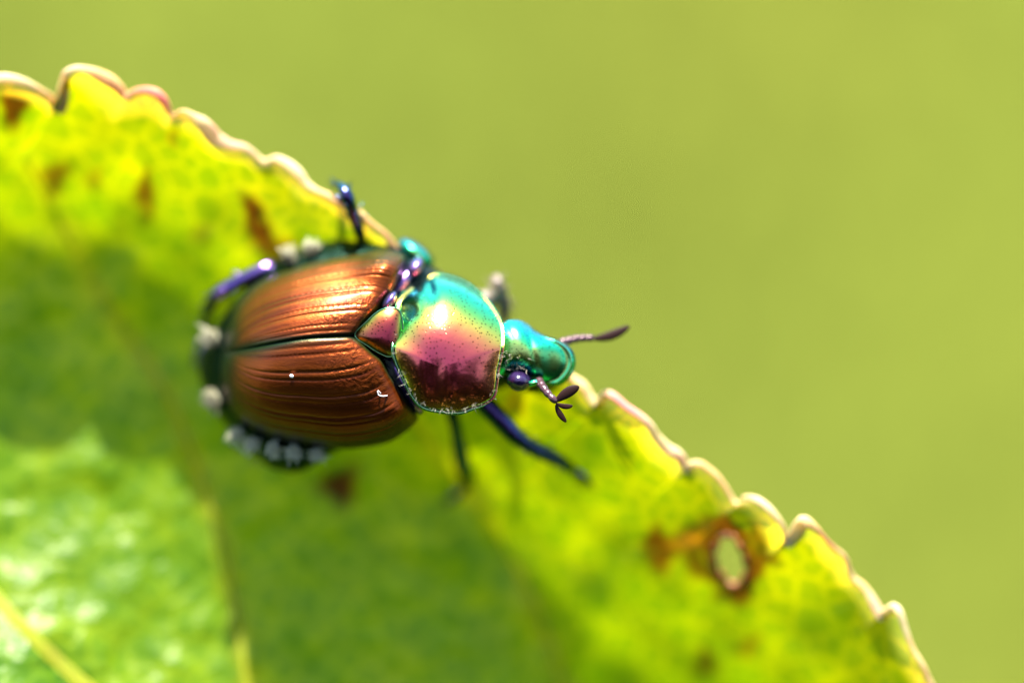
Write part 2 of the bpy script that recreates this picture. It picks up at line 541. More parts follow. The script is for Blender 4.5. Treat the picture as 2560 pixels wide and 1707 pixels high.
def leaf_z(px, py):
    px = np.asarray(px, float); py = np.asarray(py, float)
    d = edge_dist(px, py)
    # right of the strong side vein the blade stays steep
    xv = np.interp(py, V2[::-1, 1], V2[::-1, 0])
    wr = 1 / (1 + np.exp(-np.clip((px - xv) / PXU / .075, -30, 30)))
    z = np.interp(np.maximum(d, 0), _dd, _zz) * (1 - wr) + np.interp(np.maximum(d, 0), _dd, _zb) * wr - np.minimum(d, 0) * .8
    d = np.maximum(d, 0)
    for V, amp, wd in ((V0, .05, .20), (V1, .014, .14), (V2, .03, .14), (V3, .05, .2)):
        dv = seg_dist(px, py, V)
        fade = np.clip(d / 0.45, 0, 1) ** 1.2
        z = z - amp * np.exp(-(dv / wd) ** 1.6) * fade
    z = z + 0.008 * np.sin(px * .0135 + py * .006) * np.sin(py * .0115 - px * .004) * np.clip(d / .2, 0, 1)
    z = z + 0.005 * np.sin(px * .031 - py * .011) * np.sin(py * .027 + 1.3) * np.clip(d / .25, 0, 1)
    # slight ruffle of the margin itself
    z = z + 0.02 * np.sin((px + py * .6) * 0.012) * np.exp(-d / .12)
    return z

NU = 900
mg = spline(MARGIN, NU)
# every margin point as arc position on the smooth edge line plus an offset, so that teeth never fold over
be = spline(BASE_EDGE, 3000)
bt = np.gradient(be, axis=0); bt /= np.linalg.norm(bt, axis=1)[:, None]
bn = np.stack([-bt[:, 1], bt[:, 0]], 1)
idx = np.array([np.argmin(((be - p_) ** 2).sum(1)) for p_ in mg])
off = ((mg - be[idx]) * bn[idx]).sum(1)
_q = np.random.default_rng(21).normal(0, 1, (2, NU)); off = off + 3.2 * np.interp(np.arange(NU), np.arange(0, NU, 9), _q[0][::9]) + 2.0 * np.interp(np.arange(NU), np.arange(0, NU, 4), _q[1][::4])
idx = np.maximum.accumulate(idx)
off = np.convolve(np.r_[off[:2], off, off[-2:]], np.array([1, 2, 3, 2, 1]) / 9, 'valid')
sm = be[idx]
mg = sm + bn[idx] * off[:, None]
mr = spline(MIDRIB, NU)
NV = 150
vv = np.linspace(0, 1, NV) ** 1.35
ease = np.clip(1 - vv / .16, 0, 1) ** 2
LX = sm[:, None, 0] + (mr[:, None, 0] - sm[:, None, 0]) * vv[None] + (mg - sm)[:, None, 0] * ease[None]
LY = sm[:, None, 1] + (mr[:, None, 1] - sm[:, None, 1]) * vv[None] + (mg - sm)[:, None, 1] * ease[None]
DM = np.hypot(LX - mg[:, None, 0], LY - mg[:, None, 1]) / PXU       # distance from the toothed margin
def wob(n, step, sd):
    q = np.random.default_rng(sd).normal(0, 1, n // step + 4)
    return spline(np.c_[np.arange(len(q)) * step, q], 6 * n)[:, 1][::6][:n] * .8
CURLW = np.clip(0.042 + .010 * wob(NU, 30, 3) + .006 * wob(NU, 11, 4), .022, .07)[:, None]
CURLH = np.clip(0.015 + .006 * wob(NU, 24, 5), .004, .03)[:, None]
LZ = leaf_z(LX, LY)
LZ = LZ + CURLH * np.where(DM < CURLW, 1 - (1 - DM / CURLW) ** 2, np.exp(-(DM - CURLW) / .30))     # thick rounded rim
# hole bitten through near the margin
HOLE = spline([(1818, 1334), (1842, 1350), (1862, 1392), (1868, 1430), (1838, 1462), (1806, 1440), (1784, 1396), (1794, 1352)], 48, True)
HC = HOLE.mean(0)
def hole_r(px, py):
    ang = np.arctan2(py - HC[1], px - HC[0])
    ha = np.arctan2(HOLE[:, 1] - HC[1], HOLE[:, 0] - HC[0]); hr = np.hypot(HOLE[:, 0] - HC[0], HOLE[:, 1] - HC[1])
    o = np.argsort(ha)
    rr = np.interp(ang, ha[o], hr[o], period=2 * math.pi)
    return np.hypot(px - HC[0], py - HC[1]) / rr
hr_ = hole_r(LX, LY)

# pigment: yellowing towards the margin, green inside, brown stains
def stain(px, py, cx, cy, rx, ry, ang=0.0, soft=0.5, seed=0.0):
    c, s_ = math.cos(ang), math.sin(ang)
    dx, dy = px - cx, py - cy
    a = (dx * c + dy * s_) / rx
    b_ = (-dx * s_ + dy * c) / ry
    r = np.hypot(a, b_) * (1 + .18 * np.sin(3 * np.arctan2(b_, a) + seed) + .1 * np.sin(5 * np.arctan2(b_, a) + 2 * seed))
    return np.clip((1 + soft - r) / (2 * soft), 0, 1)

def pigment(px, py):
    d = np.maximum(edge_dist(px, py), 0)
    f = np.exp(-(d / 0.42) ** 1.3)[..., None]
    green = np.array([0.056, 0.100, 0.0012]); yel = np.array([0.084, 0.099, 0.001])
    c = green * (1 - f) + yel * f
    # greener between the two inner veins
    e = np.exp(-(np.minimum(seg_dist(px, py, V1), seg_dist(px, py, V2)) / 0.03) ** 2)[..., None]
    c = c * (1 - .45 * e) + np.array([0.12, 0.12, 0.006]) * .45 * e
    br = np.array([0.022, 0.008, 0.0012]); rust = np.array([0.040, 0.017, 0.002])
    for (cx, cy, rx, ry, an, col, k, sd) in [
        (35, 268, 34, 52, .2, br, 1, 0), (138, 445, 30, 42, .3, br, .85, 1), (236, 450, 18, 26, .2, rust, .5, 2),
        (362, 478, 24, 42, .1, br, .9, 3), (368, 530, 16, 36, .35, rust, .6, 4), (632, 530, 24, 46, -.2, br, 1, 5), (655, 590, 26, 50, -.5, br, 1, 6),
        (690, 625, 50, 36, .2, rust, .7, 7), (505, 588, 26, 26, 0, rust, .45, 8), (432, 345, 14, 22, 0, rust, .5, 1), (850, 1215, 46, 46, .3, br, 1, 2),
        (1285, 1010, 26, 30, 0, rust, .55, 3), (1764, 1655, 28, 34, .2, br, .75, 4), (1870, 1615, 34, 22, -.6, rust, .55, 6), (125, 1645, 24, 30, .3, rust, .7, 5),
        (1640, 1350, 34, 30, 0, br, .95, 3), (1650, 1400, 32, 30, .3, rust, .9, 1), (1705, 1360, 62, 36, -.25, br, .7, 2), (1720, 1352, 40, 20, -.25, np.array([.12, .05, .008]), .8, 1), (1790, 1318, 60, 22, .1, br, .85, 4),
        (1750, 1420, 50, 24, .75, br, .85, 5), (1905, 1385, 40, 26, .7, br, .85, 6), (1890, 1415, 26, 26, 0, rust, .85, 1), (1835, 1480, 44, 34, 0, br, .85, 2),
        (1905, 1340, 20, 50, -.7, br, .8, 0), (560, 760, 30, 24, 0, rust, .25, 3), (300, 560, 24, 40, .1, rust, .2, 3)]:
        s_ = (stain(px, py, cx, cy, rx, ry, an, .38, sd) * k)[..., None]
        c = c * (1 - s_) + col * s_
    return c
PG = pigment(LX, LY)
ringf = (np.clip((1.8 + .25 * np.sin(LX * .06) * np.sin(LY * .05) - hr_) / .35, 0, 1) * .95)[..., None]
PG = PG * (1 - ringf) + np.array([.032, .012, .002]) * ringf
rimf = (np.clip(1.35 - DM / CURLW, 0, 1) ** 1.1)[..., None]
ku = np.arange(NU)
pink = np.clip(.35 + .5 * wob(NU, 22, 8), 0, 1)[:, None, None]
rimc = np.array([.36, .32, .10]) * (1 - pink) + np.array([.40, .24, .13]) * pink
PG = PG * (1 - rimf) + rimc * rimf
verts = Pn(LX, LY, LZ)
faces = [q for q in grid_faces(NU, NV) if hr_.ravel()[list(q)].min() > 1.0]
leaf = empty('leaf', P(2090, 2900, float(leaf_z(2090, 2900))))
# other half of the blade, beyond the midrib (folds up out of the picture)
N2 = 60
mr2 = mr[::4]; mg2 = sm[::4]
dxy = mr2 - mg2
tt = np.linspace(0, 1, N2)
OX = mr2[:, None, 0] + dxy[:, None, 0] * tt[None] * .55
OY = mr2[:, None, 1] + dxy[:, None, 1] * tt[None] * .55
dm = np.hypot(OX - mr2[:, None, 0], OY - mr2[:, None, 1]) / PXU
rowz = leaf_z(mr2[:, 0], mr2[:, 1])[:, None]
OZ = rowz + dm * .62 + .05 * dm * np.sin(OX * .006) - 0.10 * dm ** 2
vo = Pn(OX, OY, OZ)
PG2 = np.broadcast_to(np.array([0.042, 0.092, 0.003]), OX.shape + (3,))
allv = np.vstack([verts.reshape(-1, 3), vo.reshape(-1, 3)])
allf = faces + grid_faces(len(mr2), N2, off=verts.shape[0] * verts.shape[1])
blade = mesh('blade', allv, allf, M['leaf'], leaf, sheet=AB, attrs={'pigment': np.vstack([PG.reshape(-1, 3), PG2.reshape(-1, 3)])})
blade['label'] = 'thin yellow green leaf blade with brown stains'
# thick pale margin following every tooth
mgz = LZ[:, 0]
k = np.arange(NU)
mrad = np.clip(0.0120 + .006 * wob(NU, 13, 9), .003, .024)
inw = (mr - mg) / np.linalg.norm(mr - mg, axis=1)[:, None]
mpath = Pn(mg[:, 0] + inw[:, 0] * 3, mg[:, 1] + inw[:, 1] * 3, mgz)
V, F = tube(mpath + np.array(AB) * .004, mrad, 12, flat=0.34)
mm = mesh('leaf_margin', V, F, M['margin'], leaf)
mm['label'] = 'thick cream and pink toothed margin of the leaf'
# veins
def vein(name, pts, r0, r1, lift=0.0):
    z = leaf_z(pts[:, 0], pts[:, 1]) + lift
    V, F = tube(Pn(pts[:, 0], pts[:, 1], z), np.linspace(r0, r1, len(pts)), 8)
    return mesh(name, V, F, M['vein'], leaf)
vein('midrib', mid_s, 0.015, 0.05, -0.018)
for q in (V0, V1, V2, V3):
    vein('vein', q, 0.010, 0.004, -0.003)
side = MB()
hz = leaf_z(HOLE[:, 0], HOLE[:, 1])
hp = Pn(np.r_[HOLE[:, 0], HOLE[:1, 0]], np.r_[HOLE[:, 1], HOLE[:1, 1]], np.r_[hz, hz[:1]] + .006)
V, F = tube(hp, 0.009 + 0.004 * np.sin(np.arange(49) * 1.1), 8)
side.add(V, F)
o = side.build('hole_rim', M['scar'], leaf)
o['label'] = 'dried brown rim around the hole eaten in the leaf'
# leaf stalk running to a stem that stands in the meadow, out of the picture
z0 = float(leaf_z(2090, 2900))
pe = np.array(P(2090, 2900, z0))
stem_top = pe + np.array([0.9, -0.5, -1.0])
pp = spline([pe - np.array([.05, 0, 0]), pe + np.array([.35, -.22, -.25]), pe + np.array([.7, -.42, -.7]), stem_top], 20)
V, F = tube(pp, np.linspace(.06, .08, 20), 10)
mesh('leaf_stalk', V, F, M['vein'], leaf)
tag(leaf, 'yellow green toothed leaf with brown spots and a hole under the beetle', 'leaf')
sp = spline([stem_top + np.array([.1, -.1, .9]), stem_top + np.array([.04, -.02, 0]), stem_top + np.array([.5, -1.2, -14]), stem_top + np.array([.2, -1.0, -28]), np.array([stem_top[0] + .4, stem_top[1] - 1.4, -0.4])], 60)
V, F = tube(sp, np.linspace(.10, .34, 60), 12)
tag(mesh('plant_stem', V, F, M['vein'], None, loc=Vector((stem_top[0] + .4, stem_top[1] - 1.4, 0))), 'green plant stem that carries the toothed leaf', 'stem')

# ------------------------------------------------------------------ beetle
bee = empty('beetle', P(800, 860, float(leaf_z(800, 860))))
tag(bee, 'shiny copper and green beetle standing on the toothed leaf edge', 'beetle')

# body: abdomen, thorax and neck as one continuous surface
st = [(497, 906, 934, -.40, .02), (506, 872, 966, -.40, .06), (524, 838, 1014, -.39, .10), (556, 790, 1052, -.37, .14), (600, 730, 1106, -.35, .165),
      (664, 668, 1162, -.33, .185), (704, 640, 1178, -.32, .195), (758, 618, 1178, -.31, .20), (812, 604, 1144, -.30, .20), (879, 598, 1108, -.29, .20),
      (960, 606, 1084, -.28, .195), (1020, 624, 1050, -.27, .19), (1080, 664, 1010, -.26, .18), (1150, 715, 1000, -.25, .165), (1220, 775, 985, -.24, .14),
      (1262, 815, 968, -.23, .12), (1300, 835, 955, -.22, .08), (1320, 880, 910, -.22, .03)]
sx = spline([(a, b_, c, d * 900, e * 900) for a, b_, c, d, e in st], 90)
ns = 48
bv = []
for a, yt, yb, zc, hz_ in sx:
    for q in range(ns):
        g_ = 2 * math.pi * q / ns
        cy, cz = math.cos(g_), math.sin(g_)
        seg = 1 + 0.004 * math.cos((a - 500) / 58 * 2 * math.pi) * (a < 860)
        bv.append(((yt + yb) / 2 + (yb - yt) / 2 * cy * seg, zc / 900 + hz_ / 900 * .86 * cz * seg, a))
bv = np.array(bv)
BV = Pn(bv[:, 2], bv[:, 0], bv[:, 1])
BF = grid_faces(90, ns)
BF = []
for i in range(89):
    for q in range(ns):
        q2 = (q + 1) % ns
        BF.append((i * ns + q, i * ns + q2, (i + 1) * ns + q2, (i + 1) * ns + q))
BF.append(tuple(range(ns)))
BF.append(tuple(89 * ns + q for q in range(ns)))
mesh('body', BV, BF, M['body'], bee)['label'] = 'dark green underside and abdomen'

# wing cases
SUT = spline([(886, 839, 0.015), (771, 845, .02), (691, 857, -.01), (611, 872, -.10), (575, 879, -.17), (556, 882, -.24)], 220)
UP_FRONT = spline([(886, 837), (919, 798), (945, 774), (960, 752), (980, 729), (1002, 688), (1020, 652)], 140)
LO_FRONT = spline([(886, 841), (932, 881), (955, 899), (975, 935), (1002, 978), (1023, 1007), (1043, 1032)], 140)
UP_SIDE = spline([(1020, 652), (1004, 634), (959, 625), (879, 637), (798, 652), (718, 675), (650, 704), (606, 740), (584, 775), (570, 820), (560, 855), (556, 880)], 220)
LO_SIDE = spline([(1043, 1032), (1045, 1048), (1026, 1070), (986, 1099), (945, 1112), (879, 1121), (825, 1118), (771, 1109), (718, 1101), (664, 1086), (611, 1059), (579, 1026), (562, 991), (552, 950), (551, 915), (556, 884)], 220)

def elytron(front, sidec, sign, zside, roll, label):
    ns_, nt_ = 220, 140
    s = np.linspace(0, 1, ns_); t = np.linspace(0, 1.08, nt_)
    X = np.zeros((ns_, nt_)); Y = np.zeros_like(X); Z = np.zeros_like(X)
    zs = np.interp(s, *zside)
    ts = np.clip(t, 0, 1)
    phi = t * math.pi / 2
    wgt = np.sin(phi)
    frn = np.stack([np.interp(np.sin(ts * math.pi / 2), np.linspace(0, 1, 140), front[:, k_]) for k_ in (0, 1)], 1)
    for i in range(ns_):
        a, o_ = SUT[i, :2], sidec[i]
        straight0 = front[0] + (front[-1] - front[0]) * np.sin(ts * math.pi / 2)[:, None]
        dev = (frn - straight0) * (1 - s[i]) ** 3
        xy = a + (o_ - a) * wgt[:, None] + dev
        X[i], Y[i] = xy[:, 0], xy[:, 1]
        z = zs[i] + (SUT[i, 2] - zs[i]) * np.sign(np.cos(phi)) * np.abs(np.cos(phi)) ** 0.92
        z = z + roll * np.sin(2 * phi) * min(1, (1 - s[i]) * 3)
        # front lip rolls down, rear end rounds off
        z = z - 0.05 * np.exp(-s[i] / 0.02) - 0.015 * np.exp(-s[i] / .05) * np.sin(phi)
        # longitudinal ribs, weaker to the rear, and the suture groove
        tr = t / 0.95
        env = np.clip(s[i] * 6, 0, 1) * np.clip((1 - s[i]) * 2.5, 0, 1) * np.clip(t * 12, 0, 1)
        gq = (tr * 6.0) % 1.0
        pit = .55 + .45 * math.sin(s[i] * 220)
        rib = -0.0034 * np.exp(-((gq - .30) / .055) ** 2) - 0.0026 * np.exp(-((gq - .62) / .05) ** 2) * (.6 + .4 * pit) + 0.0025 * np.sin(tr * math.pi * 3)
        z = z + rib * env - 0.008 * np.exp(-(t / 0.012) ** 2)
        # shoulder bulge
        z = z + 0.035 * np.exp(-((s[i] - .10) / .09) ** 2 - ((t - .62) / .16) ** 2)
        Z[i] = z
    lat = np.clip((t[None] - (.86 if sign > 0 else .93)) / .10, 0, 1)
    if sign > 0:
        lat = np.maximum(lat, np.clip((t[None] - (.70 + .08 * np.sin(s[:, None] * 3))) / .16, 0, 1) * np.clip(s[:, None] * 4 + .2, 0, 1))
    su = np.exp(-(t[None] / .03) ** 2) * np.ones((ns_, 1))
    su = np.maximum(su, np.exp(-(t[None] / (.02 + .16 * s[:, None] ** 3)) ** 2))
    rear = np.clip((s[:, None] - .80) / .14, 0, 1) * np.ones((1, nt_))
    fr = np.exp(-(s[:, None] / .012) ** 2) * .7 * np.ones((1, nt_))
    edge = np.clip(np.maximum.reduce([lat * np.ones((ns_, 1)), su, rear, fr]), 0, 1)
    wrk = np.exp(-((s[:, None] - .16) / .13) ** 2) * (np.exp(-((t[None] - .24) / .16) ** 2) + .7 * np.exp(-((t[None] - .66) / .10) ** 2 - ((s[:, None] - .08) / .1) ** 2))
    stv = np.stack([np.broadcast_to(t[None], X.shape), np.broadcast_to(s[:, None], X.shape), np.full_like(X, sign * 3.1)], -1)
    o = mesh('wing_case', Pn(X, Y, Z), grid_faces(ns_, nt_), M['elytron'], bee, attrs={'edge': edge.ravel(), 'wrinkle': wrk.ravel(), 'st': stv.reshape(-1, 3)})
    o['label'] = label
    return X, Y, Z
elytron(UP_FRONT, UP_SIDE, -1, ([0, .12, .5, .8, 1], [-.14, -.20, -.23, -.28, -.30]), -0.020, 'sunlit copper wing case')
LOW = elytron(LO_FRONT, LO_SIDE, 1, ([0, .12, .5, .8, 1], [-.12, -.17, -.20, -.27, -.30]), 0.022, 'shaded copper wing case with dark green edge')

def dome(outline, apex, zc, ze, nr=110, na=260, power=1.0, extra=None, tuck=1.08, pm=None):
    """cap over an outline; pm is the steepest profile angle reached at the rim (90 = vertical)"""
    B = spline(outline, na, True)
    zE = np.asarray(ze(B) if callable(ze) else np.full(na, ze), float)
    PM = np.radians(pm(B) if pm is not None else np.full(na, 90.0))[:, None]
    r = np.linspace(0, 1, nr)
    ph = r[None] * PM
    ap = np.array(apex, float)
    kn = np.exp(-(np.arange(-na // 2, na // 2) / (na * .055)) ** 2); kn /= kn.sum()
    Bs = np.stack([np.real(np.fft.ifft(np.fft.fft(B[:, q]) * np.fft.fft(np.fft.ifftshift(kn)))) for q in (0, 1)], 1)
    q5 = (r ** 5)[None, :, None]
    Bm = Bs[:, None] * (1 - q5) + B[:, None] * q5
    XY = ap + (Bm - ap) * (np.sin(ph) / np.sin(PM))[..., None]
    cz = ((np.cos(ph) - np.cos(PM)) / (1 - np.cos(PM)))
    cz = np.clip(cz, 0, 1) ** power
    Z = zE[:, None] + (zc - zE[:, None]) * cz
    if extra is not None:
        rr = np.hypot(*(XY - ap).transpose(2, 0, 1)) / (np.hypot(*(B - ap).T)[:, None] + 1e-9)
        Z = Z + extra(XY[..., 0], XY[..., 1], rr, B)
    # wall that drops from the rim
    W = [(.998, -.012), (.995, -.04), (.97, -.08), (.93, -.12)]
    XY = np.concatenate([XY] + [(ap + (B - ap) * k_)[:, None] for k_, _ in W], 1)
    Z = np.concatenate([Z] + [(zE + q_)[:, None] for _, q_ in W], 1)
    return XY[..., 0], XY[..., 1], Z, grid_faces(na, nr + len(W), True)

# pronotum
PRO = [(1069, 691), (1090, 681), (1128, 686), (1168, 702), (1208, 734), (1240, 774), (1258, 811), (1262, 854), (1257, 894), (1250, 925), (1246, 961), (1238, 994),
       (1213, 1012), (1181, 1023), (1149, 1033), (1101, 1030), (1058, 1020), (1031, 994), (1007, 948), (984, 894), (982, 854), (989, 801), (995, 752), (1015, 726), (1044, 704)]
def pro_w(B):
    a = np.arctan2(-(B[:, 1] - 870), B[:, 0] - 1115)
    top = np.clip(np.sin(a), 0, 1) ** 1.3
    bot = np.clip(-np.sin(a), 0, 1) ** 1.3
    rear = np.clip(-np.cos(a), 0, 1) ** 2
    front = np.clip(np.cos(a), 0, 1) ** 2
    return top, bot, rear, front
def pro_ze(B):
    t, b_, r, f = pro_w(B)
    return (t * -.20 + b_ * .004 + r * .012 + f * .0) / (t + b_ + r + f)
def pro_pm(B):
    t, b_, r, f = pro_w(B)
    return (t * 86 + b_ * 53 + r * 54 + f * 52) / (t + b_ + r + f)
def pro_x(x, y, r, B):
    z = -0.007 * np.exp(-((r - .965) / .012) ** 2) + 0.003 * np.exp(-((r - .985) / .01) ** 2) * (x < 1110)
    z = z - .012 * np.exp(-((x - 1020) / 22) ** 2 - ((y - 778) / 20) ** 2) - .016 * np.exp(-((x - 1078) / 16) ** 2 - ((y - 722) / 26) ** 2)
    z = z - .010 * np.exp(-((x - 1088) / 24) ** 2 - ((y - 940) / 60) ** 2)
    return z
x, y, z, f = dome(PRO, (1100, 918), .055, pro_ze, 130, 300, 1.0, pro_x, pm=pro_pm)
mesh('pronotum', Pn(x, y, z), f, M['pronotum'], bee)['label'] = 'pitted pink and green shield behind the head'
PB = spline(PRO, 220, True)
zb = pro_ze(PB)
st_ = int(np.argmin(np.hypot(PB[:, 0] - 1213, PB[:, 1] - 1012)))
cl = np.roll(PB, -st_, 0); zc_ = np.roll(zb, -st_)
en_ = int(np.argmin(np.hypot(cl[:, 0] - 1060, cl[:, 1] - 696)))
V, F = tube(Pn(cl[:en_, 0], cl[:en_, 1], zc_[:en_] + .002), np.interp(np.arange(en_), [0, 8, en_ - 10, en_], [.002, .0042, .0042, .002]), 8)
mesh('pronotum_rim', V, F, M['rim'], bee)

# scutellum
SCU = [(887, 838), (918, 803), (946, 779), (975, 770), (1000, 780), (1008, 830), (1002, 878), (975, 892), (950, 884), (921, 866)]
x, y, z, f = dome(SCU, (966, 846), .012, -.014, 50, 160, 1.0, pm=lambda B: np.full(len(B), 62.0))
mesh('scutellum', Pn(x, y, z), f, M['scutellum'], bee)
cl = spline(SCU, 160, True); cl = np.vstack([cl, cl[:1]])
V, F = tube(Pn(cl[:, 0], cl[:, 1], np.full(len(cl), -.014)), .003, 6)
mesh('scutellum_rim', V, F, M['rim'], bee)

# purple joint pads between shield and wing cases
def pad(cx, cy, z, rx, ry, ang, hz_, mat=None):
    n1, n2 = 24, 14
    V = []
    for i in range(n1):
        a = 2 * math.pi * i / n1
        for j in range(n2):
            b_ = -math.pi / 2 + math.pi * j / (n2 - 1)
            ex, ey = rx * math.cos(a) * math.cos(b_), ry * math.sin(a) * math.cos(b_)
            V.append(P(cx + ex * math.cos(ang) - ey * math.sin(ang), cy + ex * math.sin(ang) + ey * math.cos(ang), z + hz_ * math.sin(b_)))
    return V, grid_faces(n1, n2, True)
for (cx, cy, z, rx, ry, an, h) in ((1036, 672, -.18, 34, 20, -.95, .06), (974, 752, -.06, 28, 13, -1.0, .04), (1012, 960, -.09, 88, 22, 1.05, .05), (998, 716, -.17, 60, 22, -.95, .05)):
    V, F = pad(cx, cy, z, rx, ry, an, h)
    mesh('joint_pad', V, F, M['membrane'], bee)
# green side plate of the thorax in the sun
V, F = pad(1040, 632, -.27, 54, 24, .62, .07)
mesh('side_plate', V, F, M['head'], bee)

# head
HEAD = [(1262, 806), (1292, 800), (1316, 808), (1340, 826), (1366, 839), (1393, 848), (1416, 860), (1433, 878), (1440, 902), (1436, 924), (1424, 944), (1405, 961),
        (1382, 966), (1361, 961), (1342, 957), (1324, 948), (1303, 938), (1280, 934), (1250, 936), (1234, 900), (1240, 846)]
def head_x(x, y, r, B):
    # clypeus: shallow dished plate with a turned-up front edge
    c = np.exp(-((x - 1375) / 26) ** 2 - ((y - 905) / 40) ** 2)
    front = np.clip((x - 1345) / 40, 0, 1)
    z = -.006 * c + .014 * front * np.exp(-((r - .93) / .06) ** 2)
    ln = (x - 1338) + (y - 900) * -.25
    z = z - .002 * np.exp(-(ln / 8) ** 2)
    return z
x, y, z, f = dome(HEAD, (1300, 880), -.035, lambda B: np.interp(B[:, 0], [1234, 1262, 1320, 1380, 1440], [-.06, -.09, -.105, -.100, -.09]), 100, 260, 1.0, head_x, pm=lambda B: np.interp(B[:, 1], [805, 850, 900, 960], [74, 64, 56, 58]))
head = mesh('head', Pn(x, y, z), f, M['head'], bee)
head['label'] = 'teal green head with a flat turned-up front plate'
# underside of the head
V, F = pad(1330, 930, -.19, 84, 52, .12, .09)
mesh('head_underside', V, F, M['body'], bee)
V, F = pad(1298, 952, -.08, 33, 27, .25, .06)
mesh('eye', V, F, M['eye'], head)
V, F = pad(1283, 824, -.17, 28, 20, .3, .05)
mesh('eye', V, F, M['eye'], head)
V, F = pad(1333, 957, -.065, 20, 9, -.35, .02)
mesh('eye_ridge', V, F, M['head'], head)

# antennae: stalk of beads with a fan of leaves
def antenna(base, pts, leaves, name='antenna'):
    a = empty(name, base)
    a.parent = bee
    a.location = base - bee.location
    pth = spline([tuple(q) for q in pts], 40)
    rad = .0085 + .0028 * np.abs(np.sin(np.linspace(0, 5 * math.pi, 40)))
    rad = rad * np.linspace(1.25, .9, 40)
    V, F = tube(pth, rad, 10)
    mesh('antenna_stalk', V, F, M['stalk'], a)
    for (p0, p1, wd, bend) in leaves:
        p0, p1 = np.array(p0), np.array(p1)
        q = np.linspace(0, 1, 26)
        mid = (p0 + p1) / 2 + np.array(bend)
        path = ((1 - q) ** 2)[:, None] * p0 + (2 * q * (1 - q))[:, None] * mid + (q ** 2)[:, None] * p1
        rr = wd * np.clip(np.sin(np.pi * (0.06 + .90 * q)) ** .6 * (0.72 + .35 * q), .12, None)
        V, F = tube(path, rr, 14, flat=.32)
        mesh('club_leaf', V, F, M['antenna'], a)
antenna(P(1346, 950, -.07), [P(1346, 950, -.07), P(1356, 966, -.03), P(1372, 986, .0), P(1390, 1004, .01)],
        [(P(1389, 1003, .01), P(1446, 967, .02), .0165, AU * .006), (P(1390, 1008, .0), P(1431, 1014, -.01), .0085, AU * -.01), (P(1390, 1012, .005), P(1415, 1054, .0), .0095, AX * -.008)])
antenna(P(1405, 856, -.13), [P(1400, 858, -.13), P(1420, 852, -.14), P(1450, 846, -.145), P(1484, 845, -.15)],
        [(P(1480, 846, -.15), P(1572, 816, -.16),   .016, AU * -.018), (P(1481, 847, -.16), P(1566, 823, -.175), .0115, AU * -.018), (P(1481, 847, -.165), P(1556, 830, -.19), .010, AU * -.012)])

# legs: femur, shin and foot as one tapering tube with spines and claws
def leg(pts, spines=(), label=None, mat='leg'):
    a = np.array([tuple(P(*q[:3])) for q in pts])
    r = np.array([q[3] for q in pts]) / PXU * 1.35
    c = spline(np.c_[a, r], 70)
    mb = MB()
    V, F = tube(c[:, :3], np.maximum(c[:, 3], .004), 14)
    mb.add(V, F)
    d = c[-1, :3] - c[-6, :3]
    d /= np.linalg.norm(d)
    sd = np.cross(d, np.array(AB)); sd /= np.linalg.norm(sd)
    for sgn in (-1, 1):
        mb.hair(c[-2, :3], c[-1, :3] + d * .03 + sd * sgn * .018 - np.array(AB) * .012, .006, d * .01, 5)
    for i in range(18, 66, 3):
        n = rng.normal(0, 1, 3)
        n -= d * n.dot(d)
        n /= np.linalg.norm(n)
        dd = c[min(i + 3, 69), :3] - c[i, :3]
        dd /= np.linalg.norm(dd) + 1e-9
        n2 = n - dd * n.dot(dd)
        n2 /= np.linalg.norm(n2)
        mb.hair(c[i, :3] + n2 * c[i, 3] * .7, c[i, :3] + n2 * (c[i, 3] + .022) + dd * .03, .0035, None, 4)
    o = mb.build('leg', M[mat], bee)
    if label:
        o['label'] = label
    return o
lz = lambda x, y: float(leaf_z(x, y))
leg([(1195, 990, -.24, 22), (1221, 1018, -.235, 20), (1262, 1061, -.24, 19), (1290, 1090, -.25, 17), (1321, 1112, -.27, 15), (1358, 1131, -.30, 16), (1400, 1152, -.33, 13), (1436, 1174, lz(1436, 1174) + .012, 9), (1464, 1192, lz(1464, 1192) + .008, 8)], label='front leg with blue green sheen reaching over the leaf')
leg([(1120, 990, -.30, 18), (1132, 1037, -.32, 13), (1141, 1076, -.35, 12), (1149, 1118, -.40, 15), (1157, 1161, -.45, 16), (1168, 1195, -.52, 15), (1160, 1218, lz(1160, 1218) + .02, 9), (1140, 1238, lz(1140, 1238) + .010, 9), (1122, 1250, lz(1122, 1250) + .006, 7)], label='thin dark middle leg planted on the leaf')
leg([(800, 1080, -.42, 22), (760, 1120, -.44, 20), (720, 1146, -.46, 17), (680, 1140, -.52, 13), (640, 1128, lz(640, 1128) + .03, 10), (606, 1110, lz(606, 1110) + .012, 8), (585, 1100, lz(585, 1100) + .008, 7)], label='hind leg tucked under the abdomen')
leg([(720, 690, -.34, 18), (680, 671, -.31, 15), (653, 677, -.30, 14), (597, 704, -.31, 14), (556, 727, -.33, 15), (538, 742, -.35, 13), (522, 770, -.40, 12), (516, 805, -.47, 9), (512, 838, lz(512, 838) + .04, 10), (506, 870, lz(506, 870) + .03, 11), (498, 905, lz(498, 905) + .014, 13)], label='purple hind leg curled behind the wing case', mat='leg_purple')
leg([(945, 650, -.32, 14), (917, 606, -.28, 12), (899, 572, -.235, 12), (886, 543, -.20, 12), (876, 514, -.175, 12), (867, 489, -.165, 13), (857, 472, -.175, 10), (848, 462, -.205, 8), (838, 462, -.25, 6)], label='middle leg gripping the sunlit leaf margin')
leg([(1190, 760, -.30, 22), (1225, 745, -.30, 18), (1245, 722, -.29, 15), (1240, 700, -.28, 12), (1252, 730, -.30, 12), (1262, 770, -.33, 11), (1258, 800, -.36, 9)], label='front leg folded behind the shield', mat='foreleg')

